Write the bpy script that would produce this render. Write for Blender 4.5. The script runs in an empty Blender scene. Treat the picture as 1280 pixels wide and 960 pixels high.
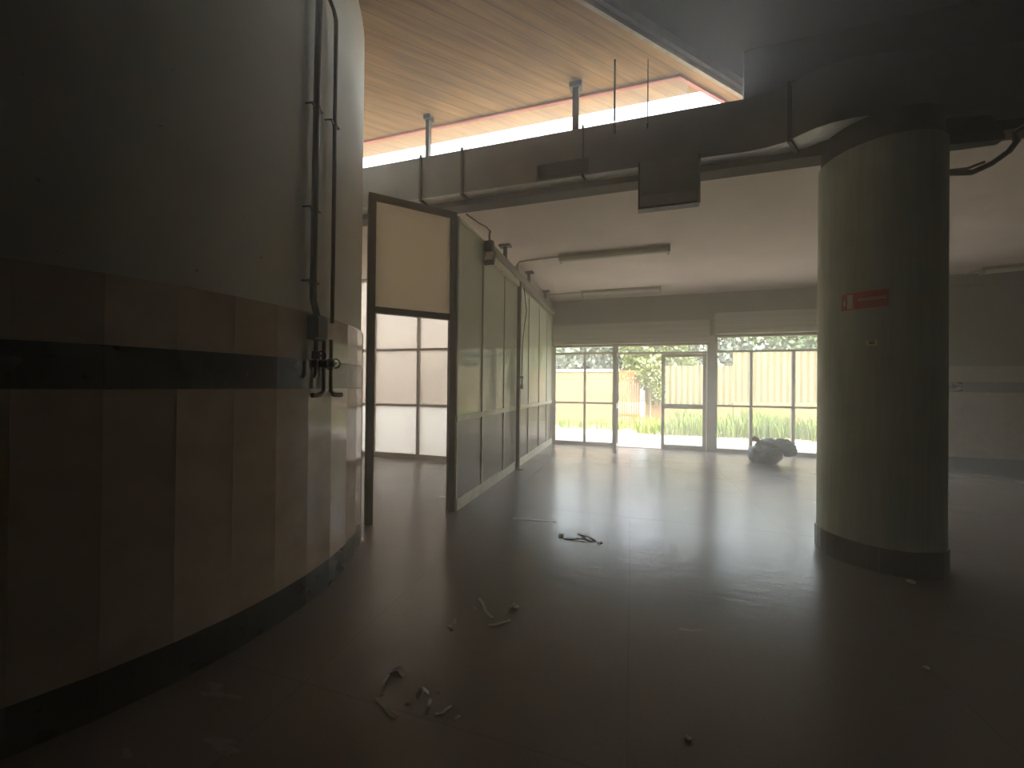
import bpy, math, random
from mathutils import Vector, Matrix
random.seed(7)
SC = bpy.context.scene
COL = SC.collection
PI = math.pi

# ------------------------------------------------------------------ camera
EYE = Vector((0, 0, 1.45))
FOC = 481.0
down = Vector((-.01, 1, -2.52 / FOC)).normalized()
ydir = Vector((148, 4.0, FOC)); ydir -= down * ydir.dot(down); ydir.normalize()
xdir = down.cross(ydir)
if xdir.x < 0: xdir = -xdir
zdir = -down
cd = bpy.data.cameras.new('camera')
cam = bpy.data.objects.new('camera', cd); COL.objects.link(cam)
cd.sensor_width = 36; cd.sensor_fit = 'HORIZONTAL'
cd.lens = FOC * 36 / 1280; cd.clip_start = .02; cd.clip_end = 500
cam.matrix_world = Matrix(((xdir.x, -xdir.y, -xdir.z, EYE.x),
                           (ydir.x, -ydir.y, -ydir.z, EYE.y),
                           (zdir.x, -zdir.y, -zdir.z, EYE.z),
                           (0, 0, 0, 1)))
SC.camera = cam

# ------------------------------------------------------------------ view, world, sun
vs = SC.view_settings
vs.view_transform = 'Standard'; vs.look = 'None'; vs.gamma = 1; vs.use_curve_mapping = False
vs.exposure = 0.62
SKY, SUN_E, HAZE = 2.5, 13.0, 0.060
cy = SC.cycles
cy.max_bounces = 14; cy.diffuse_bounces = 7; cy.glossy_bounces = 5
cy.transmission_bounces = 8; cy.transparent_max_bounces = 16; cy.volume_bounces = 1
cy.sample_clamp_indirect = 8.0
W = bpy.data.worlds.new('world'); SC.world = W; W.use_nodes = True
wn = W.node_tree.nodes; wl = W.node_tree.links
wn.clear()
sk = wn.new('ShaderNodeTexSky'); sk.sky_type = 'NISHITA'; sk.sun_disc = False
sk.sun_elevation = math.radians(58); sk.sun_rotation = math.radians(150); sk.dust_density = 4; sk.air_density = 1.0
mx = wn.new('ShaderNodeMix'); mx.data_type = 'RGBA'; mx.inputs[0].default_value = .45
hsv = wn.new('ShaderNodeHueSaturation'); hsv.inputs['Saturation'].default_value = .28
bgn = wn.new('ShaderNodeBackground'); bgn.inputs[1].default_value = SKY
wo = wn.new('ShaderNodeOutputWorld')
wl.new(sk.outputs[0], hsv.inputs['Color']); wl.new(hsv.outputs[0], bgn.inputs[0]); wl.new(bgn.outputs[0], wo.inputs[0])
sd = bpy.data.lights.new('sun', 'SUN'); sd.energy = SUN_E; sd.angle = math.radians(2); sd.color = (1, .93, .8)
so = bpy.data.objects.new('sun', sd); COL.objects.link(so)
so.rotation_euler = Vector((-.35, .42, -1)).to_track_quat('-Z', 'Y').to_euler()

# ------------------------------------------------------------------ materials
def sock(nd, names):
    for n in names:
        if n in nd.inputs: return nd.inputs[n]

class Mat:
    def __init__(s, name, col=(.5, .5, .5), rough=.6, metal=0, spec=.5):
        s.m = bpy.data.materials.new(name); s.m.use_nodes = True
        s.n = s.m.node_tree.nodes; s.l = s.m.node_tree.links
        s.b = s.n['Principled BSDF']
        s.b.inputs['Base Color'].default_value = (*col, 1)
        s.b.inputs['Roughness'].default_value = rough
        s.b.inputs['Metallic'].default_value = metal
        s.b.inputs['Specular IOR Level'].default_value = spec
        s.col = col; s._c = None
    def coords(s):
        if s._c is None: s._c = s.n.new('ShaderNodeTexCoord')
        return s._c.outputs['Object']
    def mapping(s, scale=(1, 1, 1), rot=(0, 0, 0)):
        mp = s.n.new('ShaderNodeMapping')
        mp.inputs['Scale'].default_value = scale; mp.inputs['Rotation'].default_value = rot
        s.l.new(s.coords(), mp.inputs[0]); return mp.outputs[0]
    def noise(s, scale, detail=4, vec=None, rough=.55):
        t = s.n.new('ShaderNodeTexNoise'); t.inputs['Scale'].default_value = scale
        t.inputs['Detail'].default_value = detail; t.inputs['Roughness'].default_value = rough
        s.l.new(vec or s.coords(), t.inputs['Vector']); return t.outputs['Fac']
    def math(s, op, a, b=None):
        t = s.n.new('ShaderNodeMath'); t.operation = op
        for i, v in enumerate((a, b)):
            if v is None: continue
            if isinstance(v, (int, float)): t.inputs[i].default_value = v
            else: s.l.new(v, t.inputs[i])
        return t.outputs[0]
    def ramp(s, fac, stops):
        r = s.n.new('ShaderNodeValToRGB')
        while len(r.color_ramp.elements) < len(stops): r.color_ramp.elements.new(.5)
        for e, (p, c) in zip(r.color_ramp.elements, stops):
            e.position = p; e.color = (*c, 1) if len(c) == 3 else c
        s.l.new(fac, r.inputs[0]); return r.outputs[0]
    def mix(s, fac, a, b, mode='MIX'):
        t = s.n.new('ShaderNodeMix'); t.data_type = 'RGBA'; t.blend_type = mode
        for i, v in ((0, fac), (6, a), (7, b)):
            if isinstance(v, (int, float)): t.inputs[i].default_value = v
            elif isinstance(v, tuple): t.inputs[i].default_value = (*v, 1)
            else: s.l.new(v, t.inputs[i])
        return t.outputs[2]
    def base(s, c): s.l.new(c, s.b.inputs['Base Color']); return s
    def rough(s, c): s.l.new(c, s.b.inputs['Roughness']); return s
    def bump(s, h, strength=.3, dist=.01):
        b = s.n.new('ShaderNodeBump'); b.inputs['Strength'].default_value = strength; b.inputs['Distance'].default_value = dist
        s.l.new(h, b.inputs['Height']); s.l.new(b.outputs[0], s.b.inputs['Normal']); return s

def k(c, f): return tuple(min(1, x * f) for x in c)

def mottled(name, col, lo=.8, hi=1.15, scale=3, rough=.7, metal=0, bump=0, spec=.4):
    m = Mat(name, col, rough, metal, spec)
    m.base(m.ramp(m.noise(scale, 6), [(.3, k(col, lo)), (.7, k(col, hi))]))
    if bump: m.bump(m.noise(scale * 12, 4), bump)
    return m.m

M = {}
def mk():
    # drum plaster with soot specks
    m = Mat('drum_plaster', (.56, .52, .44), .75, 0, .3)
    a = m.ramp(m.noise(1.3, 5), [(.3, (.55, .515, .43)), (.7, (.66, .62, .53))])
    sp = m.ramp(m.noise(14, 3), [(.72, (0, 0, 0)), (.78, (1, 1, 1))])
    m.base(m.mix(sp, a, (.22, .20, .17))); m.bump(m.noise(40), .12); M['plaster'] = m.m
    # marble slabs on the drum, one tone per slab
    def marble(name, col, var, rough):
        m = Mat(name, col, rough, 0, .6)
        at = m.n.new('ShaderNodeAttribute'); at.attribute_name = 'tone'; at.attribute_type = 'GEOMETRY'
        v = m.ramp(m.noise(5, 8), [(.3, k(col, .82)), (.7, k(col, 1.14))])
        t = m.ramp(at.outputs['Fac'], [(0, (1 - var,) * 3), (1, (1, 1, 1))])
        m.base(m.mix(1.0, v, t, 'MULTIPLY'))
        m.rough(m.ramp(m.noise(9, 4), [(.3, (rough * .7,) * 3), (.75, (rough * 1.6,) * 3)]))
        return m.m
    M['marble'] = marble('pink_beige_marble', (.56, .43, .32), .14, .10)
    M['marble_dull'] = marble('wall_marble', (.44, .32, .22), .15, .22)
    M['band'] = marble('dark_marble', (.030, .022, .018), .3, .16)
    M['skirt'] = marble('black_skirting_marble', (.028, .025, .021), .3, .3)
    # floor
    m = Mat('worn_floor', (.2, .17, .15), .3, 0, .5)
    big = m.noise(.55, 6); mid = m.noise(3.2, 8); st = m.noise(2.0, 8, m.mapping((1, 5, 1)))
    c = m.ramp(big, [(.3, (.16, .120, .100)), (.7, (.21, .168, .146))])
    c = m.mix(m.ramp(mid, [(.45, (0, 0, 0)), (.85, (.16, .16, .16))]), c, (.27, .22, .19))
    vor = m.n.new('ShaderNodeTexVoronoi'); vor.inputs['Scale'].default_value = 34
    m.l.new(m.coords(), vor.inputs['Vector'])
    c = m.mix(m.ramp(vor.outputs['Distance'], [(.1, (.45, .45, .45)), (.22, (0, 0, 0))]), c, (.10, .085, .075))
    br = m.n.new('ShaderNodeTexBrick'); br.offset = 0; br.inputs['Scale'].default_value = 1
    br.inputs['Brick Width'].default_value = 1.5; br.inputs['Row Height'].default_value = 1.5
    br.inputs['Mortar Size'].default_value = .006; br.inputs['Mortar Smooth'].default_value = .3
    m.l.new(m.coords(), br.inputs['Vector'])
    c = m.mix(m.math('MULTIPLY', br.outputs['Fac'], .28), c, (.06, .05, .045))
    m.base(c)
    m.rough(m.ramp(m.math('ADD', m.math('MULTIPLY', st, .3), m.math('MULTIPLY', big, .7)), [(.3, (.21,) * 3), (.7, (.29,) * 3)]))
    m.bump(m.math('ADD', m.noise(4, 5, m.mapping((1, 2.6, 1))), m.math('MULTIPLY', br.outputs['Fac'], -.2)), .22, .012)
    M['floor'] = m.m
    # ceilings
    M['ceil_pink'] = mottled('pink_plaster', (.87, .75, .67), .93, 1.05, 1.2, .85)
    M['ceil_dark'] = mottled('shade_black', (.014, .012, .010), .6, 1.3, 5, .9)  # near-black colour carries the lack of light up here
    # board-marked concrete, boards run on the diagonal
    m = Mat('board_marked_concrete', (.4, .29, .17), .8, 0, .2)
    mp = m.mapping((1, 1, 1), (0, 0, math.radians(-45)))
    sx = m.n.new('ShaderNodeSeparateXYZ'); m.l.new(mp, sx.inputs[0])
    yb = m.math('MULTIPLY', sx.outputs['Y'], 7.0)
    wnz = m.n.new('ShaderNodeTexWhiteNoise'); wnz.noise_dimensions = '1D'
    m.l.new(m.math('FLOOR', yb), wnz.inputs['W'])
    gr = m.noise(5, 6, m.mapping((1, 14, 1), (0, 0, math.radians(-45))))
    # mapping rotates after scaling, so stretch the rotated vector instead
    mv = m.n.new('ShaderNodeVectorMath'); mv.operation = 'MULTIPLY'; mv.inputs[1].default_value = (.8, 9, 1)
    m.l.new(mp, mv.inputs[0])
    gr = m.noise(1.6, 7, mv.outputs[0])
    c = m.ramp(gr, [(.3, (.33, .165, .045)), (.7, (.62, .36, .125))])
    t = m.ramp(wnz.outputs['Value'], [(0, (.84,) * 3), (1, (1.0,) * 3)])
    c = m.mix(1.0, c, t, 'MULTIPLY')
    fr = m.math('FRACT', yb)
    jl = m.math('LESS_THAN', fr, .07)
    c = m.mix(m.math('MULTIPLY', jl, .6), c, (.12, .08, .045))
    pale = m.ramp(m.noise(2.2, 5, mv.outputs[0]), [(.68, (0, 0, 0)), (.74, (.6, .6, .6))])
    c = m.mix(pale, c, (.52, .44, .33))
    m.base(c); m.bump(m.math('ADD', gr, m.math('MULTIPLY', jl, -1)), .3, .01); M['boards'] = m.m
    M['lip'] = mottled('lit_edge_tone', (.55, .46, .32), .7, 1.1, 8, .8)  # light grazing the slab edge is put into this pale colour
    M['fascia'] = mottled('brown_fascia', (.20, .15, .10), .7, 1.2, 6, .8)
    # column concrete with vertical board marks
    m = Mat('column_concrete', (.3, .3, .25), .6, 0, .35)
    vv = m.noise(4, 7, m.mapping((7, 7, .35)))
    c = m.ramp(vv, [(.3, (.50, .56, .46)), (.7, (.64, .70, .59))])
    c = m.mix(m.ramp(m.noise(2.2, 6), [(.45, (0, 0, 0)), (.75, (.6, .6, .6))]), c, (.44, .47, .39))
    m.base(c); m.bump(vv, .25, .02); m.rough(m.ramp(vv, [(.3, (.42,) * 3), (.7, (.62,) * 3)])); M['column'] = m.m
    M['colskirt'] = mottled('column_skirting_tile', (.10, .075, .062), .6, 1.3, 6, .3)
    M['duct'] = mottled('dull_galvanised_duct', (.27, .28, .275), .85, 1.12, 3, .5, .25)
    # crinkled foil wrapping under the duct
    m = Mat('silver_foil', (.66, .66, .64), .35, .25)
    m.bump(m.noise(16, 6), .7, .03); m.base(m.ramp(m.noise(4, 5), [(.3, (.70, .69, .66)), (.7, (.90, .88, .84))])); M['foil'] = m.m
    M['flange'] = mottled('dark_flange_steel', (.05, .047, .042), .7, 1.2, 10, .5, .4)
    M['grille'] = mottled('dark_grille', (.055, .045, .04), .8, 1.1, 9, .7)  # one dark colour for slats and back plate
    M['outlet'] = mottled('outlet_sheet_steel', (.30, .315, .33), .9, 1.1, 3, .38, .3)
    M['outlet_sheen'] = mottled('outlet_lip_sheen', (.8, .78, .74), .9, 1.05, 4, .4)  # bright reflection on the steel lip, given as near-white colour
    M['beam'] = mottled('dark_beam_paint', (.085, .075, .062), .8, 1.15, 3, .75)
    M['bronze'] = mottled('dark_bronze_frame', (.10, .083, .065), .85, 1.15, 6, .45, .3)
    M['alu'] = mottled('weathered_aluminium', (.44, .39, .33), .88, 1.1, 6, .45, .2)
    M['alu_dark'] = mottled('dark_anodised_aluminium', (.10, .09, .078), .85, 1.1, 6, .42, .45)
    M['cream'] = mottled('cream_paint_trim', (.80, .75, .60), .85, 1.08, 6, .45)
    M['cream_panel'] = mottled('cream_board', (.58, .53, .43), .93, 1.05, 2, .45)
    M['brown_panel'] = mottled('grey_brown_laminate', (.23, .195, .165), .9, 1.1, 2, .32)
    M['header'] = mottled('dark_header_paint', (.15, .135, .115), .8, 1.2, 2, .7)
    m = Mat('shutter_box_slats', (.30, .28, .25), .55, .3)
    m.base(m.ramp(m.noise(2, 4, m.mapping((.4, 1, 9))), [(.3, (.30, .285, .26)), (.7, (.44, .42, .385))])); M['shutter'] = m.m
    M['steel'] = mottled('brown_painted_steel', (.075, .06, .047), .75, 1.2, 10, .45, .3)
    M['pipe'] = mottled('dark_iron_pipe', (.07, .052, .04), .7, 1.3, 14, .45, .5)
    M['valve'] = mottled('black_iron_valve', (.02, .018, .016), .7, 1.3, 14, .5, .5)
    M['box'] = mottled('black_green_box', (.030, .034, .030), .8, 1.2, 6, .5)
    M['lamp_body'] = mottled('yellowed_lamp_housing', (.30, .255, .20), .9, 1.1, 4, .5)
    M['lamp_diff'] = mottled('yellowed_lamp_cover', (.62, .57, .46), .92, 1.05, 4, .3)
    M['conduit'] = mottled('grey_conduit', (.42, .36, .30), .9, 1.1, 5, .5)
    M['track'] = mottled('grey_steel_track', (.33, .31, .27), .85, 1.12, 4, .5, .3)
    M['red'] = mottled('sign_red', (.66, .06, .05), .9, 1.08, 8, .25)
    M['white'] = mottled('sign_white', (.78, .72, .64), .95, 1.03, 8, .3)
    M['sign_grey'] = mottled('sign_faded_grey', (.85, .68, .58), .9, 1.08, 8, .3)
    M['yellow'] = mottled('sticker_remnant', (.95, .95, .50), .9, 1.05, 20, .6)
    M['sticker_dark'] = mottled('torn_sticker_backing', (.30, .30, .10), .9, 1.05, 20, .7)
    m = Mat('black_plastic_bag', (.010, .013, .016), .2, 0, .6)
    m.bump(m.noise(9, 6), .9, .05); M['bag'] = m.m
    M['knot'] = mottled('dark_red_tie', (.13, .03, .03), .8, 1.2, 12, .4)
    M['paper'] = mottled('dirty_white_paper', (.36, .33, .28), .85, 1.08, 20, .7)
    M['stick'] = mottled('dark_wood_stick', (.06, .05, .045), .8, 1.2, 14, .6)
    M['wall_in'] = mottled('dim_wall_paint', (.45, .40, .34), .85, 1.1, 2, .8)
    M['wall_dark'] = mottled('dark_wall_paint', (.07, .056, .043), .8, 1.15, 3, .85)
    # outdoors
    M['paving'] = mottled('pale_concrete_paving', (.42, .36, .31), .8, 1.12, 2.2, .85, 0, .15)
    M['soil'] = mottled('sandy_soil', (.16, .125, .08), .75, 1.15, 3, .95)
    M['roofing'] = mottled('white_gravel_roof', (.30, .27, .23), .9, 1.05, 6, .9)
    M['peach'] = mottled('peach_render', (.165, .11, .045), .95, 1.04, 2, .8)
    m = Mat('yellow_corrugated_sheet', (.64, .54, .33), .6)
    m.base(m.ramp(m.noise(1.5, 6, m.mapping((3, 1, .5))), [(.3, (.12, .092, .036)), (.7, (.16, .127, .055))])); M['sheet'] = m.m
    M['orange'] = mottled('orange_timber_slats', (.155, .080, .016), .85, 1.1, 4, .7)
    M['bark'] = mottled('grey_bark', (.16, .13, .10), .7, 1.2, 8, .9)
    def leafy(name, c1, c2):
        m = Mat(name, c1, .55)
        oi = m.n.new('ShaderNodeNewGeometry')
        m.base(m.ramp(oi.outputs['Random Per Island'], [(0, c1), (1, c2)]))
        m.b.inputs['Transmission Weight'].default_value = 0
        return m.m
    M['leaf_a'] = leafy('grey_green_leaves', (.055, .075, .05), (.11, .135, .09))
    M['leaf_b'] = leafy('mid_green_leaves', (.035, .06, .02), (.09, .125, .045))
    M['leaf_c'] = leafy('yellow_green_leaves', (.06, .09, .02), (.14, .155, .045))
    M['grass'] = leafy('long_grass', (.055, .115, .006), (.18, .20, .025))
    # clear pane: sees straight through, mirrors at grazing angles
    def glass(name, tint, film=0.0, fcol=(.8, .8, .8), back=.7):
        m = bpy.data.materials.new(name); m.use_nodes = True
        n, l = m.node_tree.nodes, m.node_tree.links; n.clear()
        o = n.new('ShaderNodeOutputMaterial'); tr = n.new('ShaderNodeBsdfTransparent'); tr.inputs[0].default_value = (*tint, 1)
        g = n.new('ShaderNodeBsdfGlossy'); g.inputs['Roughness'].default_value = .03
        f = n.new('ShaderNodeFresnel'); ge = n.new('ShaderNodeNewGeometry')
        ir = n.new('ShaderNodeMapRange'); ir.inputs[3].default_value = 1.45; ir.inputs[4].default_value = 1 / 1.45
        l.new(ge.outputs['Backfacing'], ir.inputs[0]); l.new(ir.outputs[0], f.inputs[0])
        body = tr
        if film:
            tl = n.new('ShaderNodeBsdfTranslucent'); tl.inputs[0].default_value = (*fcol, 1)
            df = n.new('ShaderNodeBsdfDiffuse'); df.inputs[0].default_value = (*fcol, 1)
            h = n.new('ShaderNodeMixShader'); h.inputs[0].default_value = 1 - back
            l.new(tl.outputs[0], h.inputs[1]); l.new(df.outputs[0], h.inputs[2])
            # dirt film, heavier in clouds
            tc = n.new('ShaderNodeTexCoord'); nz = n.new('ShaderNodeTexNoise'); nz.inputs['Scale'].default_value = 1.5; nz.inputs['Detail'].default_value = 5
            l.new(tc.outputs['Object'], nz.inputs['Vector'])
            ml = n.new('ShaderNodeMapRange'); ml.inputs[1].default_value = .3; ml.inputs[2].default_value = .7
            ml.inputs[3].default_value = film * .7 if film < .5 else film; ml.inputs[4].default_value = min(1, film * 1.3)
            l.new(nz.outputs['Fac'], ml.inputs[0])
            b = n.new('ShaderNodeMixShader'); l.new(ml.outputs[0], b.inputs[0])
            l.new(tr.outputs[0], b.inputs[1]); l.new(h.outputs[0], b.inputs[2]); body = b
        last = n.new('ShaderNodeMixShader'); l.new(f.outputs[0], last.inputs[0]); l.new(body.outputs[0], last.inputs[1]); l.new(g.outputs[0], last.inputs[2])
        l.new(last.outputs[0], o.inputs[0]); return m
    M['glass'] = glass('dusty_clear_glass', (.93, .95, .93), .06, (.85, .82, .76))
    M['frost_white'] = glass('white_frosted_glass', (.9, .9, .88), .97, (.80, .79, .74))
    M['film_glass'] = glass('milky_glass', (.9, .88, .84), .95, (.62, .575, .51))
    M['frost_cream'] = glass('cream_frosted_panel', (.8, .75, .6), .97, (.84, .79, .68), .88)
    M['green_glass'] = glass('pale_green_back_painted_glass', (.85, .88, .8), .98, (.80, .81, .65), .12)
mk()

# ------------------------------------------------------------------ mesh helper
ORG = {}
class MB:
    def __init__(s): s.v = []; s.f = []; s.mi = []; s.t = []
    def add(s, vs_, fs, mi=0, tone=.5):
        b = len(s.v); s.v += [tuple(p) for p in vs_]
        for q in fs: s.f.append([b + i for i in q]); s.mi.append(mi); s.t.append(tone)
        return s
    def box(s, x0, x1, y0, y1, z0, z1, mi=0):
        return s.add([(x0, y0, z0), (x1, y0, z0), (x1, y1, z0), (x0, y1, z0), (x0, y0, z1), (x1, y0, z1), (x1, y1, z1), (x0, y1, z1)],
                     [(0, 3, 2, 1), (4, 5, 6, 7), (0, 1, 5, 4), (1, 2, 6, 5), (2, 3, 7, 6), (3, 0, 4, 7)], mi)
    def bar(s, a, b, w, z0, z1, mi=0, off=0):
        """upright slab from plan point a to b, width w"""
        a = Vector(a); b = Vector(b); d = (b - a).normalized(); n = Vector((-d.y, d.x))
        p = [a + n * (off - w / 2), b + n * (off - w / 2), b + n * (off + w / 2), a + n * (off + w / 2)]
        return s.prism(p, z0, z1, mi)
    def prism(s, poly, z0, z1, mi=0):
        n = len(poly)
        vs_ = [(p[0], p[1], z0) for p in poly] + [(p[0], p[1], z1) for p in poly]
        fs = [tuple(reversed(range(n))), tuple(range(n, 2 * n))] + [(i, (i + 1) % n, n + (i + 1) % n, n + i) for i in range(n)]
        return s.add(vs_, fs, mi)
    def tube(s, path, r, n=10, mi=0, cap=True):
        P = [Vector(p) for p in path]; rs = r if isinstance(r, (list, tuple)) else [r] * len(P)
        rings = []; up = None
        for i, p in enumerate(P):
            d = (P[min(i + 1, len(P) - 1)] - P[max(i - 1, 0)]).normalized()
            if up is None: up = d.orthogonal().normalized()
            up = (up - d * up.dot(d)); up = up.normalized() if up.length > 1e-6 else d.orthogonal().normalized()
            w = d.cross(up)
            rings.append([p + (up * math.cos(2 * PI * j / n) + w * math.sin(2 * PI * j / n)) * rs[i] for j in range(n)])
        vs_ = [q for g in rings for q in g]; fs = []
        for i in range(len(P) - 1):
            for j in range(n): fs.append((i * n + j, i * n + (j + 1) % n, (i + 1) * n + (j + 1) % n, (i + 1) * n + j))
        if cap: fs += [tuple(reversed(range(n))), tuple(range((len(P) - 1) * n, len(P) * n))]
        return s.add(vs_, fs, mi)
    def ribbon(s, path, w, th=.004, mi=0):
        """paper strip: flat band along a path, width horizontal"""
        P = [Vector(p) for p in path]; vs_ = []; fs = []
        for i, p in enumerate(P):
            d = (P[min(i + 1, len(P) - 1)] - P[max(i - 1, 0)]); d.z = 0; d.normalize()
            nn = Vector((-d.y, d.x, 0)) * w / 2
            t = Vector((0, 0, th))
            vs_ += [p - nn, p + nn, p + nn + t, p - nn + t]
        for i in range(len(P) - 1):
            a = i * 4; b = a + 4
            for j in range(4): fs.append((a + j, a + (j + 1) % 4, b + (j + 1) % 4, b + j))
        e = (len(P) - 1) * 4
        fs += [(3, 2, 1, 0), (e, e + 1, e + 2, e + 3)]
        return s.add(vs_, fs, mi)
    def arc(s, c, r0, r1, z0, z1, n, a0=0, a1=2 * PI, mi=0, tones=False, gap=0):
        """ring wall of flat slabs between radii r0 < r1"""
        for i in range(n):
            A = a0 + (a1 - a0) * i / n + gap / 2; B = a0 + (a1 - a0) * (i + 1) / n - gap / 2
            poly = [(c[0] + r0 * math.cos(A), c[1] + r0 * math.sin(A)), (c[0] + r1 * math.cos(A), c[1] + r1 * math.sin(A)),
                    (c[0] + r1 * math.cos(B), c[1] + r1 * math.sin(B)), (c[0] + r0 * math.cos(B), c[1] + r0 * math.sin(B))]
            b = len(s.f); s.prism(poly, z0, z1, mi)
            if tones:
                t = random.random()
                for q in range(b, len(s.f)): s.t[q] = t
        return s
    def lathe(s, c, prof, n=64, mi=0):
        vs_ = []; fs = []
        for (r, z) in prof:
            for j in range(n):
                a = 2 * PI * j / n; vs_.append((c[0] + r * math.cos(a), c[1] + r * math.sin(a), z))
        for i in range(len(prof) - 1):
            for j in range(n): fs.append((i * n + j, i * n + (j + 1) % n, (i + 1) * n + (j + 1) % n, (i + 1) * n + j))
        fs += [tuple(reversed(range(n))), tuple(range((len(prof) - 1) * n, len(prof) * n))]
        return s.add(vs_, fs, mi)
    def build(s, name, mat, parent=None, org=None, smooth=None, bevel=0):
        me = bpy.data.meshes.new(name)
        if parent is not None: o0 = ORG[parent.name]; loc = Vector((0, 0, 0)); base = o0
        else: base = Vector(org) if org is not None else Vector((0, 0, 0)); loc = base
        me.from_pydata([tuple(Vector(p) - base) for p in s.v], [], s.f)
        mats = mat if isinstance(mat, (list, tuple)) else [mat]
        for m_ in mats: me.materials.append(m_)
        for p, i in zip(me.polygons, s.mi): p.material_index = i
        if any(t != .5 for t in s.t):
            a = me.attributes.new('tone', 'FLOAT', 'FACE')
            for i, t in enumerate(s.t): a.data[i].value = t
        if smooth is not None:
            for p in me.polygons: p.use_smooth = True
            me.set_sharp_from_angle(angle=math.radians(smooth))
        me.validate(); me.update()
        o = bpy.data.objects.new(name, me); COL.objects.link(o)
        o.location = loc
        if parent is not None: o.parent = parent
        if bevel:
            b = o.modifiers.new('bevel', 'BEVEL'); b.width = bevel; b.segments = 2; b.limit_method = 'ANGLE'
        ORG[o.name] = base.copy()
        return o

def empty(name, loc):
    o = bpy.data.objects.new(name, None); COL.objects.link(o); o.location = loc
    o.empty_display_size = .1; ORG[o.name] = Vector(loc); return o
def tag(o, label, cat, group=None, kind=None):
    if label: o['label'] = label
    if cat: o['category'] = cat
    if group: o['group'] = group
    if kind: o['kind'] = kind
    return o
def struct(o, label=None, cat=None):
    o['kind'] = 'structure'
    if label: o['label'] = label
    if cat: o['category'] = cat
    return o
def thing(name, loc, label, cat, group=None): return tag(empty(name, loc), label, cat, group)

# ================================================================== STRUCTURE
ZC, ZH, ZD = 3.62, 4.70, 4.82            # far ceiling, board-marked slab, dark ceiling
YF, YB, XP = 9.75, 4.43, -1.93           # facade, beam back, partition
struct(MB().box(-6.6, 9.6, -4.1, 9.82, -.12, 0).build('floor', M['floor'], org=(0, 0, 0)),
       'wide worn brown-grey glossy floor of the empty hall', 'floor')
struct(MB().box(-6.6, 9.6, YB, 6.72, ZC, 3.9).box(XP - .05, 9.6, 6.72, YF + .1, ZC, 3.9).build('ceiling', M['ceil_pink'], org=(2, 7, ZC)),
       'low pinkish plaster ceiling over the far half of the hall', 'ceiling')
# gravel roof above it, outdoors
struct(MB().box(-6.6, 9.6, YB + .06, 6.72, 3.9, 3.96).box(XP - .05, 9.6, 6.72, YF + .9, 3.9, 3.96).build('trim_9', M['roofing'], org=(2, 7, 3.9)),
       'white gravel roof seen beyond the strip window', 'roof')
# board-marked slab: everything left of the diagonal
poly = [(-6.6, 4.52), (-6.6, -2.94), (.77, 4.43), (1.6, 5.26), (1.6, 5.44), (.68, 4.52)]
struct(MB().prism([(-6.6, -2.94), (.77, 4.43), (1.6, 5.26), (1.42, 5.26), (.78, 4.62), (-6.6, 4.62)], ZH, ZH + .2).build('ceiling_boards', M['boards'], org=(-1, 2, ZH)),
       'brown board-marked concrete ceiling above the strip window', 'ceiling')
lipm = MB(); lipm.bar((-6.4, -2.74), (1.45, 5.11), .035, ZH - .012, ZH + .03)  # added strip; its pale colour draws the lit edge line
struct(lipm.build('trim_1', M['lip'], org=(0, 3.6, ZH)), 'thin lip on the diagonal edge of the brown ceiling, coloured pale for light along it', 'trim')
fa = MB(); fa.bar((-6.4, -2.80), (1.3, 4.90), .04, ZH + .03, ZD)
struct(fa.build('trim_2', M['fascia'], org=(0, 3.6, ZH)), 'brown fascia above the pale diagonal ceiling edge', 'trim')
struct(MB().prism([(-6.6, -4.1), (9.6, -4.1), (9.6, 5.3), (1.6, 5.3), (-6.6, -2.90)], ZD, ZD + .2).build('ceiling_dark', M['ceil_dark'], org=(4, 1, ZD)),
       'unlit ceiling at the upper right, its darkness given as black colour', 'ceiling')
# beam under the low roof edge, spandrel above it to the right
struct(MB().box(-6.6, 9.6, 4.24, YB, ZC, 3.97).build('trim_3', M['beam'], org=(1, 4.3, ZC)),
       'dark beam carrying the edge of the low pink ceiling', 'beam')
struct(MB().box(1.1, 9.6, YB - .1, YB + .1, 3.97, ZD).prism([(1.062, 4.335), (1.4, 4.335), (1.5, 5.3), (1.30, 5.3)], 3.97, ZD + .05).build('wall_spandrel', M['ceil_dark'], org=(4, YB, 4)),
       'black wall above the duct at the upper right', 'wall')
# enclosing walls outside the frame
struct(MB().box(-6.7, -6.5, -4.1, 4.3, 0, 5).box(-6.7, -6.5, 4.3, 6.7, 0, 3.9).build('wall_west', M['wall_in'], org=(-6.6, 1, 0)), 'dim side wall behind the round drum', 'wall')
struct(MB().box(-6.7, 9.7, -4.2, -4.0, 0, 5).build('wall_rear', M['wall_dark'], org=(1, -4.1, 0)), 'dark wall behind the viewer', 'wall')
struct(MB().box(9.5, 9.7, -4.1, 9.6, 0, 5).build('wall_east', M['wall_in'], org=(9.6, 2, 0)), 'dim side wall far to the right', 'wall')

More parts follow.
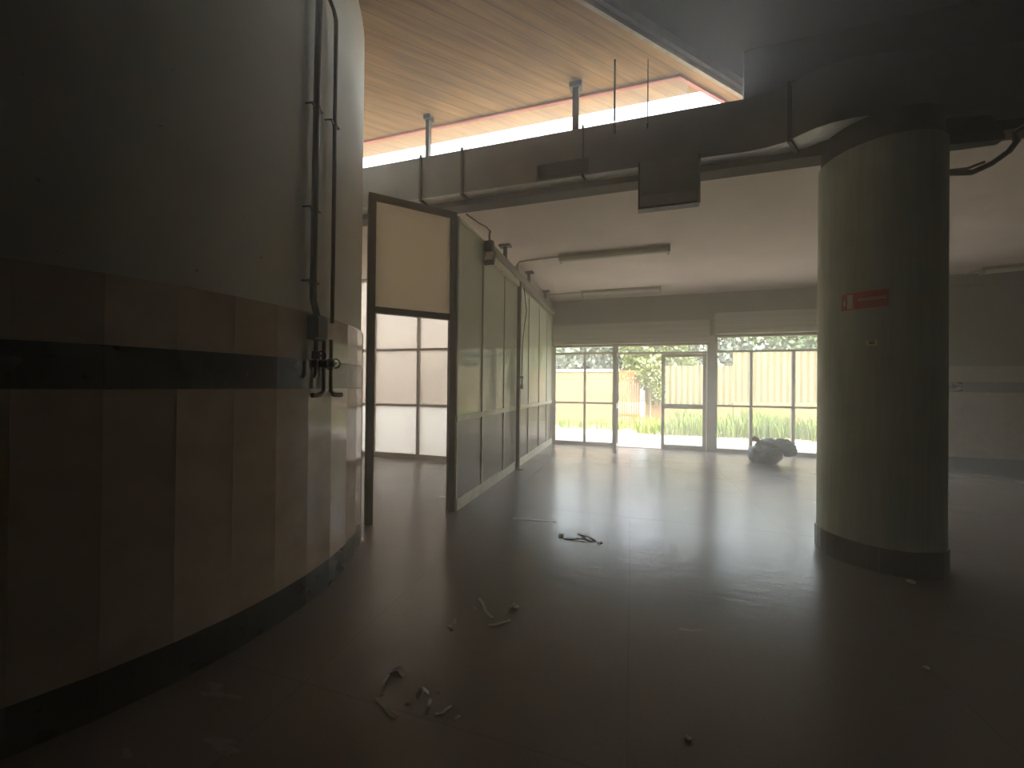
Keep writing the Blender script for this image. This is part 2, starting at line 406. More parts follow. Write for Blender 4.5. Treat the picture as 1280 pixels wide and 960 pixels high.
# ---- round drum on the left: plaster above, marble slabs below
DC, DR = (-4.034, 1.849), 2.0
wl_ = struct(empty('wall_left', (*DC, 0)), 'big round plastered drum with marble dado on the left', 'wall')
MB().lathe(DC, [(DR, 1.90), (DR, 4.9)], 128).build('plaster', M['plaster'], wl_, smooth=40)
ns = 52; a0 = math.radians(-2.0)
def slabs(name, mat, z0, z1, r1):
    return MB().arc(DC, DR - .06, r1, z0, z1, ns, a0, a0 + 2 * PI, 0, True, .0002).build(name, mat, wl_)
slabs('lower_slabs', M['marble'], .20, 1.418, DR + .022)
slabs('dark_band', M['band'], 1.42, 1.608, DR + .022)
slabs('upper_slabs', M['marble'], 1.61, 1.92, DR + .022)
sk_ = MB().arc(DC, DR - .1, DR + .016, 0, .198, ns, a0, a0 + 2 * PI, 0, True, .0002)
struct(sk_.build('baseboard_left', M['skirt'], org=(*DC, 0)), 'black marble skirting around the foot of the round drum', 'skirting')

# ---- right-hand back wall with the same dado
wr = struct(empty('wall_right', (7, 9.5, 0)), 'back wall with marble dado to the right of the column', 'wall')
MB().box(4.78, 9.6, 9.42, 9.82, 0, ZC).build('plaster', M['wall_dark'], wr)
def run(name, mat, z0, z1, th):
    m_ = MB(); x = 4.76
    while x < 9.5:
        b = len(m_.f); m_.box(x, min(x + .598, 9.5), 9.42 - th, 9.42, z0, z1); t = random.random()
        for q in range(b, len(m_.f)): m_.t[q] = t
        x += .6
    return m_.build(name, mat, wr)
run('lower_slabs', M['marble_dull'], .20, 1.418, .022); run('dark_band', M['band'], 1.42, 1.608, .022); run('upper_slabs', M['marble_dull'], 1.61, 1.91, .022)
struct(MB().box(4.76, 9.5, 9.405, 9.42, 0, .2).build('baseboard_right', M['skirt'], org=(7, 9.4, 0)), 'black skirting along the back wall right of the column', 'skirting')
struct(MB().box(4.7, 9.5, 9.3, 9.42, 3.42, ZC).build('trim_4', M['wall_dark'], org=(7, 9.3, 3.5)), 'dark cornice where the back wall meets the ceiling', 'trim')

# ---- facade: header, shutter boxes, glazed bays, door
hd = MB().box(XP - .1, 4.9, YF - .06, YF + .12, 2.62, ZC).box(XP - .1, 1.86, YF - .06, YF + .12, 2.47, 2.62)
struct(hd.build('wall_back', M['header'], org=(1, YF, 2.6)), 'dark header wall above the glazed shopfront', 'wall')
def shutter_box(x0, x1, z0, z1, label):
    t = thing('shutter_box', ((x0 + x1) / 2, YF - .15, z0), label, 'shutter box', 'shutter boxes over the shopfront')
    MB().box(x0, x1, YF - .26, YF - .06, z0 + .1, z1).build('housing', M['shutter'], t, bevel=.01)
    MB().box(x0, x1, YF - .24, YF - .06, z0, z0 + .095).build('guide_rail', M['alu'], t, bevel=.006)
    m_ = MB()
    for q in range(3): m_.box(x0 + .02, x1 - .02, YF - .272, YF - .26, z0 + .17 + q * (z1 - z0 - .12) / 3, z0 + .185 + q * (z1 - z0 - .12) / 3)
    m_.build('ribs', M['alu'], t)
shutter_box(-1.86, 1.68, 2.49, 2.98, 'long grey roller shutter box over the left bay and doorway')
shutter_box(1.80, 4.7, 2.66, 3.12, 'higher grey roller shutter box over the right bay')

def bay(name, label, x0, x1, mulls, rails, z0, z1, y, fw, mat, skip_rail=()):
    """fixed glazing: frame, mullion, rail, one pane per opening"""
    t = struct(empty(name, ((x0 + x1) / 2, y, 0)), label, 'window')
    d = .05
    f = MB().box(x0, x1, y - d, y + d, z0, z0 + .085).box(x0, x1, y - d, y + d, z1 - .03, z1)
    f.box(x0, x0 + fw, y - d, y + d, z0 + .085, z1 - .03).box(x1 - fw, x1, y - d, y + d, z0 + .085, z1 - .03)
    f.build('frame', mat, t)
    xs = [x0 + fw] + [v for q in mulls for v in (q - .028, q + .028)] + [x1 - fw]
    for q in mulls: MB().box(q - .028, q + .028, y - d * .9, y + d * .9, z0 + .085, rails[-1] - .02).build('mullion', mat, t)
    zs = [z0 + .085]
    for i, r in enumerate(rails):
        full = i == len(rails) - 1
        h_ = .035 if full else .022
        if full: MB().box(x0 + fw, x1 - fw, y - d * .95, y + d * .95, r - .022, r + h_ - .012).build('rail', mat, t)
        else:
            for a, b in zip(xs[::2], xs[1::2]): MB().box(a, b, y - d * .8, y + d * .8, r - h_, r + h_).build('rail', mat, t)
        zs += [r - .022, r + .022]
    zs.append(z1 - .03)
    for a, b in zip(xs[::2], xs[1::2]):
        for i in range(len(rails)):
            MB().box(a, b, y - .004, y + .004, zs[2 * i], zs[2 * i + 1]).build('pane', M['glass'], t)
    MB().box(x0 + fw, x1 - fw, y - .004, y + .004, rails[-1] + .03, z1 - .03).build('pane', M['glass'], t)
    return t
bay('window_1', 'left glazed shopfront bay beside the long partition', XP + .02, -.33, [-1.09], [1.05, 2.28], 0, 2.47, YF, .085, M['alu'])
bay('window_2', 'right glazed shopfront bay behind the rubbish bag', 1.83, 4.76, [2.56, 3.36, 4.16], [1.05, 2.28], 0, 2.63, YF, .05, M['alu'])
struct(MB().box(1.67, 1.83, YF - .09, YF + .09, 0, 2.64).build('trim_5', M['alu'], org=(1.75, YF, 0)), 'aluminium pier between the doorway and the right bay', 'trim')

def leaf(door, org, ax, wd, z1, label=None):
    """door leaf from org along ax"""
    o = Vector(org[:2]); a = Vector(ax)
    P = lambda q: o + a * q
    st, th = .07, .045
    f = MB().bar(P(0), P(st), th, .01, z1).bar(P(wd - st), P(wd), th, .01, z1)
    f.bar(P(st), P(wd - st), th, .01, .11).bar(P(st), P(wd - st), th, z1 - .07, z1)
    lf = f.build('leaf', M['alu'], door)
    if label: lf['label'] = label
    MB().bar(P(st), P(wd - st), th, .96, 1.07).build('mid_rail', M['alu'], lf)
    MB().bar(P(st), P(wd - st), .008, .11, .96).build('pane', M['glass'], lf)
    MB().bar(P(st), P(wd - st), .008, 1.07, z1 - .07).build('pane', M['glass'], lf)
    n = Vector((-a.y, a.x)); hp = P(wd - .035)
    hm = MB()
    for sg in (-1, 1):
        q = hp + n * sg * .02; q2 = hp + n * sg * .065
        hm.tube([(q.x, q.y, 1.16), (q2.x, q2.y, 1.16), (q2.x, q2.y, 1.28), (q.x, q.y, 1.28)], .009, 8)
    hm.build('handle', M['alu_dark'], lf, smooth=40)
d1 = struct(empty('door_1', (.7, YF, 0)), 'open double glass door in the middle of the shopfront', 'door')
MB().box(-.33, -.285, YF - .05, YF + .05, 0, 2.47).box(-.285, 1.67, YF - .05, YF + .05, 2.25, 2.29).box(-.285, 1.67, YF - .05, YF + .05, 2.44, 2.47).build('door_frame', M['alu'], d1)
MB().box(-.285, 1.67, YF - .004, YF + .004, 2.29, 2.44).build('pane', M['glass'], d1)
leaf(d1, (1.66, YF), (-1, 0), .96, 2.24, 'closed right-hand door leaf')
leaf(d1, (-.30, YF - .06), (-.02, -1), .86, 2.24, 'left-hand door leaf swung into the hall')
MB().box(-.285, 1.67, YF - .06, YF + .06, 0, .012).build('threshold', M['alu'], d1)

# ---- far frosted glazing seen through the diagonal doorway
w3 = struct(empty('window_3', (-4.2, 6.7, 0)), 'white frosted glazed wall seen through the diagonal doorway', 'window')
fx = [-6.5, -5.0, -3.98, -2.96, XP - .03]
f = MB().box(-6.5, XP - .03, 6.66, 6.74, 0, .09).box(-6.5, XP - .03, 6.66, 6.74, ZC - .05, ZC)
f.build('frame', M['alu'], w3)
for x in fx: MB().box(x - .03, x + .03, 6.66, 6.74, .09, ZC - .05).build('mullion', M['alu'], w3)
zz = [.09, 1.05, 2.15, ZC - .05]
for z in zz[1:3]:
    for a, b in zip(fx, fx[1:]): MB().box(a + .03, b - .03, 6.67, 6.73, z - .022, z + .022).build('rail', M['alu'], w3)
for a, b in zip(fx, fx[1:]):
    for i in range(3):
        MB().box(a + .03, b - .03, 6.695, 6.703, zz[i] + (.022 if i else 0), zz[i + 1] - (.022 if i < 2 else 0)).build('pane', M['frost_white'] if i == 0 else M['film_glass'], w3)

# ---- strip window between the low roof and the board-marked ceiling
w4 = struct(empty('window_4', (-1.5, 4.36, 4.0)), 'long glowing strip window under the brown ceiling', 'window')
redm = mottled('pink_primer', (.62, .22, .16), .9, 1.1, 10, .6)
MB().box(-6.5, .47, 4.30, 4.34, ZH - .022, ZH).bar((.46, 4.32), (1.30, 5.16), .035, ZH - .022, ZH).build('head_frame', redm, w4)
MB().box(-6.5, 1.02, 4.30, 4.40, 3.97, 4.03).build('sill', M['alu'], w4)
MB().box(-6.5, .55, 4.352, 4.36, 4.03, ZH - .001).build('pane', M['glass'], w4)

# ---- concrete column
CC = (2.07, 4.17)
co = thing('concrete_column', (*CC, 0), 'thick round grey-green concrete column standing right of the shopfront view', 'column')
MB().lathe(CC, [(.415, .18), (.415, 3.47)], 96).build('shaft', M['column'], co, smooth=40)
MB().lathe(CC, [(.395, 3.47), (.395, 3.685)], 64).build('dark_ring', M['flange'], co, smooth=40)['label'] = 'dark narrower ring at the column head'  # narrower dark ring between shaft and duct
MB().arc(CC, .38, .428, 0, .2, 36, .1, .1 + 2 * PI, 0, True, .004).build('skirting', M['colskirt'], co)

# ---- diagonal doorway screen
A, B = Vector((-2.62, 3.37)), Vector((XP - .02, 4.06))
dv = (B - A).normalized(); Ln = (B - A).length
dw = thing('doorway_screen', (A.x, A.y, 0), 'dark-framed doorway screen set diagonally between the round drum and the long partition', 'partition')
Pq = lambda q: A + dv * q
MB().bar(Pq(0), Pq(.075), .08, 0, 3.44).build('post', M['bronze'], dw)
MB().bar(Pq(Ln - .07), Pq(Ln), .08, 0, 3.44).build('post', M['bronze'], dw)
MB().bar(Pq(.075), Pq(Ln - .07), .08, 3.37, 3.44).build('head_rail', M['bronze'], dw)
MB().bar(Pq(.075), Pq(Ln - .07), .07, 2.20, 2.265).build('transom', M['bronze'], dw)
MB().bar(Pq(.075), Pq(Ln - .07), .02, 2.265, 3.37).build('panel', M['frost_cream'], dw)

# ---- long partition along the left of the far hall
pt = thing('glazed_partition', (XP, 6.9, 0), 'long partition of pale green glass over grey-brown panels leading to the shopfront', 'partition')
ys = [4.07, 4.87, 5.80, 6.55, 7.34, 8.24, 9.05, 9.68]
tops = [3.42] + [3.24] * 6
MB().box(XP - .04, XP + .03, 4.07, 9.68, 0, .13).build('bottom_rail', M['cream'], pt)
MB().box(XP - .035, XP + .025, 4.07, 9.68, 1.03, 1.10).build('mid_rail', M['cream'], pt)
MB().box(XP - .03, XP + .02, 4.07, 4.87, 3.39, 3.42).box(XP - .03, XP + .02, 4.87, 9.68, 3.2, 3.24).build('top_rail', M['cream'], pt)
MB().box(XP - .03, XP + .012, 6.55, 9.68, 3.245, ZC).build('head_panel', M['cream_panel'], pt)
for i, y in enumerate(ys):
    zt = 3.39 if i <= 1 else 3.2
    MB().box(XP - .03, XP + .018, y - .018, y + .018, 1.10, zt).build('mullion', M['alu'], pt)
    MB().box(XP - .03, XP + .022, y - .018, y + .018, .13, 1.03).build('stile', M['cream'], pt)
for (a, b), zt in zip(zip(ys, ys[1:]), tops):
    MB().box(XP - .004, XP + .006, a + .018, b - .018, 1.10, zt - .035).build('glass_panel', M['green_glass'], pt)
    MB().box(XP - .01, XP + .006, a + .018, b - .018, .13, 1.03).build('lower_panel', M['brown_panel'], pt)

# ================================================================== THINGS
# ---- steel post with lock on the partition
ps = thing('steel_post', (-1.86, 6.45, 0), 'slim dark steel post standing against the long partition', 'post')
MB().box(-1.895, -1.835, 6.42, 6.48, .02, 3.30).build('shaft', M['steel'], ps)
MB().box(-1.893, -1.78, 6.39, 6.51, 0, .02).build('base_plate', M['steel'], ps)
MB().box(-1.834, -1.77, 6.40, 6.50, 1.40, 1.47).build('lock_box', M['alu'], ps, bevel=.006)
MB().box(-1.834, -1.77, 6.41, 6.49, 1.58, 1.63).build('latch', M['alu'], ps, bevel=.006)
MB().tube([(-1.80, 6.45, 1.47), (-1.80, 6.45, 1.58)], .012, 8).build('bolt', M['steel'], ps)
cb = MB().tube([(-1.815, 6.56, 3.20), (-1.80, 6.60, 3.0), (-1.78, 6.63, 2.8), (-1.80, 6.55, 2.5), (-1.815, 6.51, 2.2), (-1.815, 6.49, 1.9), (-1.815, 6.47, 1.64)], .009, 8)
tag(cb.build('cable', M['valve'], org=(-1.82, 6.5, 3.2), smooth=60), 'loose black cable hanging down beside the slim dark steel post', 'cable')

# ---- sliding-gate track under the ceiling
tk = thing('ceiling_track', (-1.86, 7.3, 3.25), 'grey steel sliding-door track hung from the ceiling above the partition', 'track')
MB().box(-1.90, -1.82, 4.95, 9.6, 3.27, 3.40).build('rail_box', M['track'], tk, bevel=.006)
MB().box(-1.885, -1.835, 5.0, 6.35, 3.16, 3.268).build('cover_strip', M['cream'], tk)
for y in (5.62, 7.06, 8.55):
    b = MB().box(-1.885, -1.835, y - .025, y + .025, 3.40, 3.59).box(-1.95, -1.77, y - .06, y + .06, 3.59, ZC)
    b.prism([(-1.87, y - .1), (-1.85, y - .1), (-1.85, y + .1), (-1.87, y + .1)], 3.40, 3.44).build('bracket', M['steel'], tk)
# ---- motor/flood lamp at the near end of the track
fl = thing('flood_lamp', (-1.83, 4.93, 3.2), 'small dark flood lamp at the near end of the ceiling track', 'lamp')
MB().box(-1.92, -1.79, 4.86, 4.945, 3.28, 3.42).build('housing', M['box'], fl, bevel=.012)
hb = MB(); c_ = Vector((-1.82, 4.85, 3.2))
for sgn in (0,):
    hb.add([(-1.90, 4.80, 3.12), (-1.76, 4.80, 3.12), (-1.76, 4.88, 3.28), (-1.90, 4.88, 3.28),
            (-1.90, 4.86, 3.08), (-1.76, 4.86, 3.08), (-1.76, 4.94, 3.26), (-1.90, 4.94, 3.26)],
           [(0, 1, 2, 3), (7, 6, 5, 4), (0, 4, 5, 1), (1, 5, 6, 2), (2, 6, 7, 3), (3, 7, 4, 0)])
hb.build('reflector', M['box'], fl)
MB().add([(-1.885, 4.796, 3.135), (-1.775, 4.796, 3.135), (-1.775, 4.868, 3.265), (-1.885, 4.868, 3.265),
          (-1.885, 4.80, 3.13), (-1.775, 4.80, 3.13), (-1.775, 4.872, 3.26), (-1.885, 4.872, 3.26)],
         [(0, 1, 2, 3), (7, 6, 5, 4), (0, 4, 5, 1), (1, 5, 6, 2), (2, 6, 7, 3), (3, 7, 4, 0)]).build('lens', M['white'], fl)
MB().tube([(-1.85, 4.91, 3.42), (-1.85, 4.90, 3.50), (-1.84, 4.90, 3.56)], .016, 8).build('stem', M['box'], fl, smooth=50)
wr_ = MB().tube([(-1.84, 4.90, 3.555), (-1.87, 4.82, 3.585), (-1.93, 4.70, 3.595), (-1.95, 4.62, 3.60), (-1.98, 4.50, 3.605), (-1.99, 4.44, 3.605)], .010, 8)
tag(wr_.build('wire', M['valve'], org=(-1.9, 4.7, 3.56), smooth=60), 'thin black wire running from the beam down to the flood lamp', 'wire')

# ---- fluorescent lamps
def fluor(cx, cyy, L, lab, rz=0):
    t = thing('fluorescent_lamp', (cx, cyy, 3.5), lab, 'lamp', 'fluorescent ceiling lamps')
    ca, sa = math.cos(rz), math.sin(rz)
    def xf(m_): m_.v = [(cx + (p[0]) * ca - p[1] * sa, cyy + p[0] * sa + p[1] * ca, p[2]) for p in m_.v]; return m_
    h = MB()
    for s0, s1 in ((-L / 2, L / 2),):
        prof = [(-.085, ZC), (-.085, ZC - .05), (.085, ZC - .05), (.085, ZC)]
        h.add([(s0, a, z) for a, z in prof] + [(s1, a, z) for a, z in prof], [(0, 1, 2, 3), (7, 6, 5, 4), (0, 4, 5, 1), (1, 5, 6, 2), (2, 6, 7, 3), (3, 7, 4, 0)])
    xf(h).build('housing', M['lamp_body'], t)
    g = MB(); n = 8
    ring = lambda x: [(x, .078 * math.cos(PI + PI * j / n), ZC - .05 + .055 * math.sin(PI + PI * j / n)) for j in range(n + 1)]
    ra, rb = ring(-L / 2 + .03), ring(L / 2 - .03)
    g.add(ra + rb, [(j, j + 1, n + 2 + j, n + 1 + j) for j in range(n)] + [tuple(reversed(range(n + 1))), tuple(range(n + 1, 2 * n + 2)), (0, n + 1, 2 * n + 1, n)])
    xf(g).build('diffuser', M['lamp_diff'], t, smooth=50)
    for e in (-1, 1):
        x0, x1 = sorted((e * L / 2, e * (L / 2 - .03)))
        xf(MB().box(x0, x1, -.087, .087, ZC - .105, ZC - .05)).build('end_cap', M['lamp_body'], t)
fluor(-.29, 6.33, 1.70, 'nearer long fluorescent lamp on the pink ceiling')
fluor(-.23, 8.85, 1.68, 'farther long fluorescent lamp on the pink ceiling, close to the shopfront')
fluor(6.75, 8.72, 1.70, 'fluorescent lamp on the ceiling at the right edge, beyond the column', math.radians(-18))
def conduit(path, lab):
    tag(MB().tube(path, .012, 8).build('conduit', M['conduit'], org=path[0], smooth=60), lab, 'conduit', 'ceiling conduits')
conduit([(-1.88, 6.40, 3.41), (-1.88, 6.40, 3.58), (-1.85, 6.39, 3.605), (-1.15, 6.33, 3.605)], 'grey conduit running to the nearer fluorescent lamp')
conduit([(-1.90, 8.88, 3.605), (-1.08, 8.85, 3.605)], 'grey conduit running to the farther fluorescent lamp')
conduit([(5.92, 9.29, 3.605), (5.98, 8.98, 3.605)], 'short conduit running to the lamp beyond the column')

# ---- air duct
dp_front = [(-6.4, 4.06), (-3.2, 4.08), (.66, 4.10), (1.0, 4.11), (1.18, 4.09), (1.32, 4.05), (1.42, 3.96), (1.50, 3.90), (1.60, 3.86), (1.74, 3.84), (1.97, 3.86), (2.3, 3.93), (2.7, 4.01), (3.2, 4.08), (6.5, 4.10)]
dp_back = [(-6.4, 4.235), (-3.2, 4.235), (.70, 4.238), (1.08, 4.238), (1.30, 4.237), (1.44, 4.225), (1.54, 4.19), (1.62, 4.13), (1.72, 4.09), (1.84, 4.07), (1.98, 4.075), (2.3, 4.13), (2.7, 4.20), (3.2, 4.235), (6.5, 4.238)]
du = thing('air_duct', (0, 4.1, 3.69), 'long grey sheet-metal air duct curving around the column head', 'duct')
zb, zt = 3.69, 4.19
g = MB(); n = len(dp_front)
vs_ = []
for (a, b) in zip(dp_front, dp_back): vs_ += [(a[0], a[1], zb), (a[0], a[1], zt), (b[0], b[1], zt), (b[0], b[1], zb)]
fs = []
for i in range(n - 1):
    o = i * 4; q = o + 4
    fs += [(o, q, q + 1, o + 1), (o + 1, q + 1, q + 2, o + 2), (o + 2, q + 2, q + 3, o + 3)]
fs += [(0, 1, 2, 3), (n * 4 - 1, n * 4 - 2, n * 4 - 3, n * 4 - 4)]
g.add(vs_, fs); g.build('casing', M['duct'], du, smooth=30)
g = MB()
vs_ = []; fs = []
n = 11
for i in range(n):
    a, b = dp_front[i], dp_back[i]
    vs_ += [(a[0], a[1], zb), (b[0], b[1], zb), (b[0], b[1], zb - .006), (a[0], a[1], zb - .006)]
for i in range(n - 1):
    o = i * 4; q = o + 4
    for j in range(4): fs.append((o + j, o + (j + 1) % 4, q + (j + 1) % 4, q + j))
fs += [(3, 2, 1, 0), (n * 4 - 4, n * 4 - 3, n * 4 - 2, n * 4 - 1)]
g.add(vs_, fs); g.build('foil_underside', M['foil'], du)['label'] = 'silver foil underside'
def flange(i, tt, w=.03):
    a = Vector(dp_front[i]).lerp(Vector(dp_front[i + 1]), tt); b = Vector(dp_back[i]).lerp(Vector(dp_back[i + 1]), tt)
    nrm = (a - b).normalized(); a2 = a + nrm * .02; m_ = MB()
    m_.bar(a2, b, w, zb - .03, zb - .007); m_.bar(a + nrm * .022, a + nrm * .001, w, zb - .03, zt + .02)
    m_.build('flange', M['flange'], du)
for i, tt in ((1, .20), (1, .34), (1, .70), (5, .3), (13, .1)): flange(i, tt, .018 if tt in (.70,) else .028)
fe = MB().bar(Vector(dp_front[10]) + Vector((0, -.005)), dp_back[10], .022, zb - .03, zb - .007)
fe.build('foil_edge_strip', M['foil'], du)
# grille in the duct face
gr = MB().box(-1.00, -.44, 4.058, 4.078, 3.70, 3.715).box(-1.00, -.44, 4.058, 4.078, 3.835, 3.85).box(-1.0, -.98, 4.058, 4.078, 3.715, 3.835).box(-.46, -.44, 4.058, 4.078, 3.715, 3.835)
go = gr.build('grille_frame', M['flange'], du)
m_ = MB().box(-.98, -.46, 4.07, 4.079, 3.715, 3.835)
for q in range(9): m_.box(-.98, -.46, 4.060, 4.069, 3.72 + q * .0128, 3.725 + q * .0128)
m_.build('grille', M['grille'], go)
# hanging outlet box
ob = MB().box(.075, .60, 4.0, 4.085, 3.34, 3.67).build('outlet_box', M['outlet'], du)
MB().box(.057, .618, 3.985, 4.08, 3.205, 3.225).box(.057, .075, 3.985, 4.02, 3.225, 3.67).box(.60, .618, 3.985, 4.02, 3.225, 3.67).build('outlet_rim', M['flange'], ob)
MB().add([(.075, 4.0, 3.34), (.60, 4.0, 3.34), (.60, 4.05, 3.225), (.075, 4.05, 3.225), (.075, 4.04, 3.34), (.60, 4.04, 3.34), (.60, 4.075, 3.225), (.075, 4.075, 3.225)],
         [(0, 1, 2, 3), (7, 6, 5, 4), (0, 4, 5, 1), (1, 5, 6, 2), (2, 6, 7, 3), (3, 7, 4, 0)]).build('outlet_lip', M['outlet_sheen'], ob)['label'] = 'lower lip of the outlet, whitened for its reflected light'
# posts and rods that carry the duct
for x, w in ((-2.36, .045), (-.585, .065)):
    MB().box(x - w / 2, x + w / 2, 4.10, 4.16, zt, ZH).box(x - w, x + w, 4.08, 4.18, ZH - .05, ZH).build('hanger_post', M['steel'], du)
for x, y, r in ((-.172, 3.93, .010), (.142, 4.02, .006)):
    MB().tube([(x, y, zt - .1), (x, y, ZH)], r, 8).tube([(x, y, zt - .12), (x, y + .15, zt - .12)], r * 1.2, 8).build('hanger_rod', M['steel'], du, smooth=50)

# ---- dark pipe run right of the column head
pr = MB().tube([(2.40, 4.30, 3.335), (2.577, 4.26, 3.325), (2.733, 4.22, 3.285), (2.846, 4.20, 3.333), (2.945, 4.19, 3.41), (2.985, 4.18, 3.48), (2.955, 4.17, 3.55), (3.02, 4.17, 3.585), (3.25, 4.17, 3.60), (4.6, 4.17, 3.62)], .022, 10)
tag(pr.build('bent_pipe', M['pipe'], org=(3, 4.2, 3.4), smooth=50), 'dark bent pipe passing behind the column head at the upper right', 'pipe')
p2 = MB().tube([(2.40, 4.36, 3.375), (2.60, 4.32, 3.37), (2.74, 4.28, 3.35), (2.84, 4.26, 3.38)], .012, 8)
tag(p2.build('thin_pipe', M['pipe'], org=(2.6, 4.32, 3.37), smooth=50), 'thinner pipe just above the dark bent pipe beside the column head', 'pipe')
MB().add([(2.40, 4.02, 3.665), (2.74, 4.06, 3.665), (2.82, 4.06, 3.54), (2.84, 4.07, 3.46), (2.44, 4.04, 3.46),
          (2.40, 4.16, 3.665), (2.74, 4.15, 3.665), (2.82, 4.15, 3.54), (2.84, 4.15, 3.46), (2.44, 4.16, 3.46)],
         [(0, 1, 2, 3, 4), (9, 8, 7, 6, 5), (0, 5, 6, 1), (1, 6, 7, 2), (2, 7, 8, 3), (3, 8, 9, 4), (4, 9, 5, 0)]).build('branch_stub', M['flange'], du)['label'] = 'dark stub under the duct right of the column'

# ---- pipes and valves on the drum
def dpt(deg, r, z): a = math.radians(deg); return (DC[0] + r * math.cos(a), DC[1] + r * math.sin(a), z)
def pipe(path, r, clips, lab):
    t = thing('wall_pipe', path[-1], lab, 'pipe', 'pipes on the round drum')
    MB().tube(path, r, 12).build('tube', M['pipe'], t, smooth=50)
    for dg, z in clips:
        c = dpt(dg, DR + .045, z); w = dpt(dg, DR - .005, z)
        tn = Vector((-math.sin(math.radians(dg)), math.cos(math.radians(dg)), 0)); m_ = MB()
        m_.tube([Vector(c) + tn * .05, Vector(w) + tn * .05], .006, 6).tube([Vector(c) - tn * .05, Vector(w) - tn * .05], .006, 6)
        m_.tube([Vector(c) - tn * .05, Vector(c) + tn * .05], .009, 8)
        m_.lathe((c[0], c[1]), [(r + .004, z - .012), (r + .004, z + .012)], 12)
        m_.build('clip', M['pipe'], t)
pipe([dpt(5.9, DR + .045, 4.78), dpt(5.3, DR + .045, 3.2), dpt(5.0, DR + .045, 2.2), dpt(5.0, DR + .047, 2.0), dpt(5.6, DR + .06, 1.90), dpt(5.8, DR + .06, 1.84)], .021,
     [(5.4, 3.28), (5.08, 2.60), (5.0, 2.12)], 'thicker left pipe running down the round drum to the valves')
pipe([dpt(6.3, DR + .045, 4.16), dpt(7.8, DR + .045, 4.13), dpt(10.0, DR + .045, 4.09), dpt(10.75, DR + .045, 4.04), dpt(10.8, DR + .045, 3.97), dpt(10.8, DR + .045, 2.5), dpt(10.7, DR + .045, 1.88)], .014,
     [(10.8, 3.3)], 'thinner right pipe with an elbow at the top of the round drum')
bx = thing('valve_box', dpt(5.8, DR + .07, 1.72), 'dark box below the pipes on the round drum', 'box')
q0 = Vector(dpt(4.0, DR + .024, 0)).xy; q1 = Vector(dpt(7.2, DR + .024, 0)).xy
m_ = MB().bar(q0, q1, .07, 1.74, 1.90, off=-.036); m_.build('case', M['box'], bx, bevel=.008)
MB().bar(q0.lerp(q1, .1), q0.lerp(q1, .9), .01, 1.755, 1.885, off=-.077).build('lid', M['box'], bx)
def valve(dg, z0, z1, hook, lab):
    c = dpt(dg, DR + .065, z0)
    t = thing('tap_pipe', c, lab, 'valve', 'valves under the box on the round drum')
    tn = Vector((-math.sin(math.radians(dg)), math.cos(math.radians(dg)), 0))
    P0 = Vector(dpt(dg, DR + .065, z0)); P1 = Vector(dpt(dg, DR + .065, z1))
    path = [P0, P0.lerp(P1, .6), P1 + Vector((0, 0, .03)), P1 + tn * hook * .3 + Vector((0, 0, .006)), P1 + tn * hook * .7, P1 + tn * hook + Vector((0, 0, .002))]
    MB().tube(path, [.013, .013, .014, .017, .015, .017], 10).build('tube', M['valve'], t, smooth=50)
    w = P0.lerp(P1, .42); 
    MB().lathe((w.x, w.y), [(.014, w.z - .03), (.026, w.z - .025), (.026, w.z + .025), (.014, w.z + .03)], 12).build('collar', M['valve'], t, smooth=30)
    hw = MB().tube([w, w + tn * .05], .008, 8)
    ctr = w + tn * .055
    up = Vector((0, 0, 1)); rr = Vector((math.cos(math.radians(dg)), math.sin(math.radians(dg)), 0))
    hw.tube([ctr + (up * math.cos(a) + rr * math.sin(a)) * .032 for a in [2 * PI * i / 14 for i in range(15)]], .006, 6)
    hw.build('handwheel', M['valve'], t, smooth=50)
valve(5.2, 1.74, 1.50, -.02, 'shortest tap pipe, nearest the left under the valve box')
valve(7.4, 1.74, 1.375, -.11, 'middle tap pipe with an outlet hooked to the left')
valve(9.6, 1.76, 1.372, .13, 'right-hand tap pipe with an outlet hooked to the right')

# ---- signs on the column
def cpatch(a0, a1, z0, z1, r0, r1, tilt=0, n=10, mi=0, m_=None):
    m_ = m_ or MB(); vs_ = []; fs = []
    for i in range(n + 1):
        a = math.radians(a0 + (a1 - a0) * i / n); dz = tilt * (i / n - .5)
        for r, z in ((r0, z0), (r1, z0), (r1, z1), (r0, z1)):
            vs_.append((CC[0] + r * math.cos(a), CC[1] + r * math.sin(a), z + dz))
    for i in range(n):
        o = i * 4; q = o + 4
        for j in range(4): fs.append((o + j, q + j, q + (j + 1) % 4, o + (j + 1) % 4))
    fs += [(0, 1, 2, 3), (n * 4 + 3, n * 4 + 2, n * 4 + 1, n * 4)]
    return m_.add(vs_, fs, mi)
R0 = .4152
sg = thing('fire_sign', (CC[0] + R0 * math.cos(math.radians(-128)), CC[1] + R0 * math.sin(math.radians(-128)), 2.1), 'red and white fire-equipment sign on the concrete column', 'sign')
cpatch(-148.5, -107.7, 2.106, 2.256, R0, R0 + .004, .0, 12).build('plate', M['red'], sg)
cpatch(-142.6, -137.2, 2.122, 2.240, R0 + .004, R0 + .0055, 0, 4).build('white_field', M['sign_grey'], sg)
cpatch(-146.3, -144.7, 2.150, 2.190, R0 + .004, R0 + .0055, 0, 2, 0, cpatch(-145.9, -145.1, 2.19, 2.205, R0 + .004, R0 + .0055, 0, 2)).build('pictogram', M['white'], sg)
m_ = cpatch(-133, -109.5, 2.176, 2.186, R0 + .004, R0 + .0055, 0, 8)
cpatch(-133, -109.5, 2.192, 2.198, R0 + .004, R0 + .0055, 0, 8, 0, m_)
m_.build('faded_lines', M['sign_grey'], sg)
for z in (2.104, 2.252): cpatch(-148.5, -107.7, z, z + .006, R0 + .0008, R0 + .0048, 0, 12).build('border', M['sign_grey'], sg)
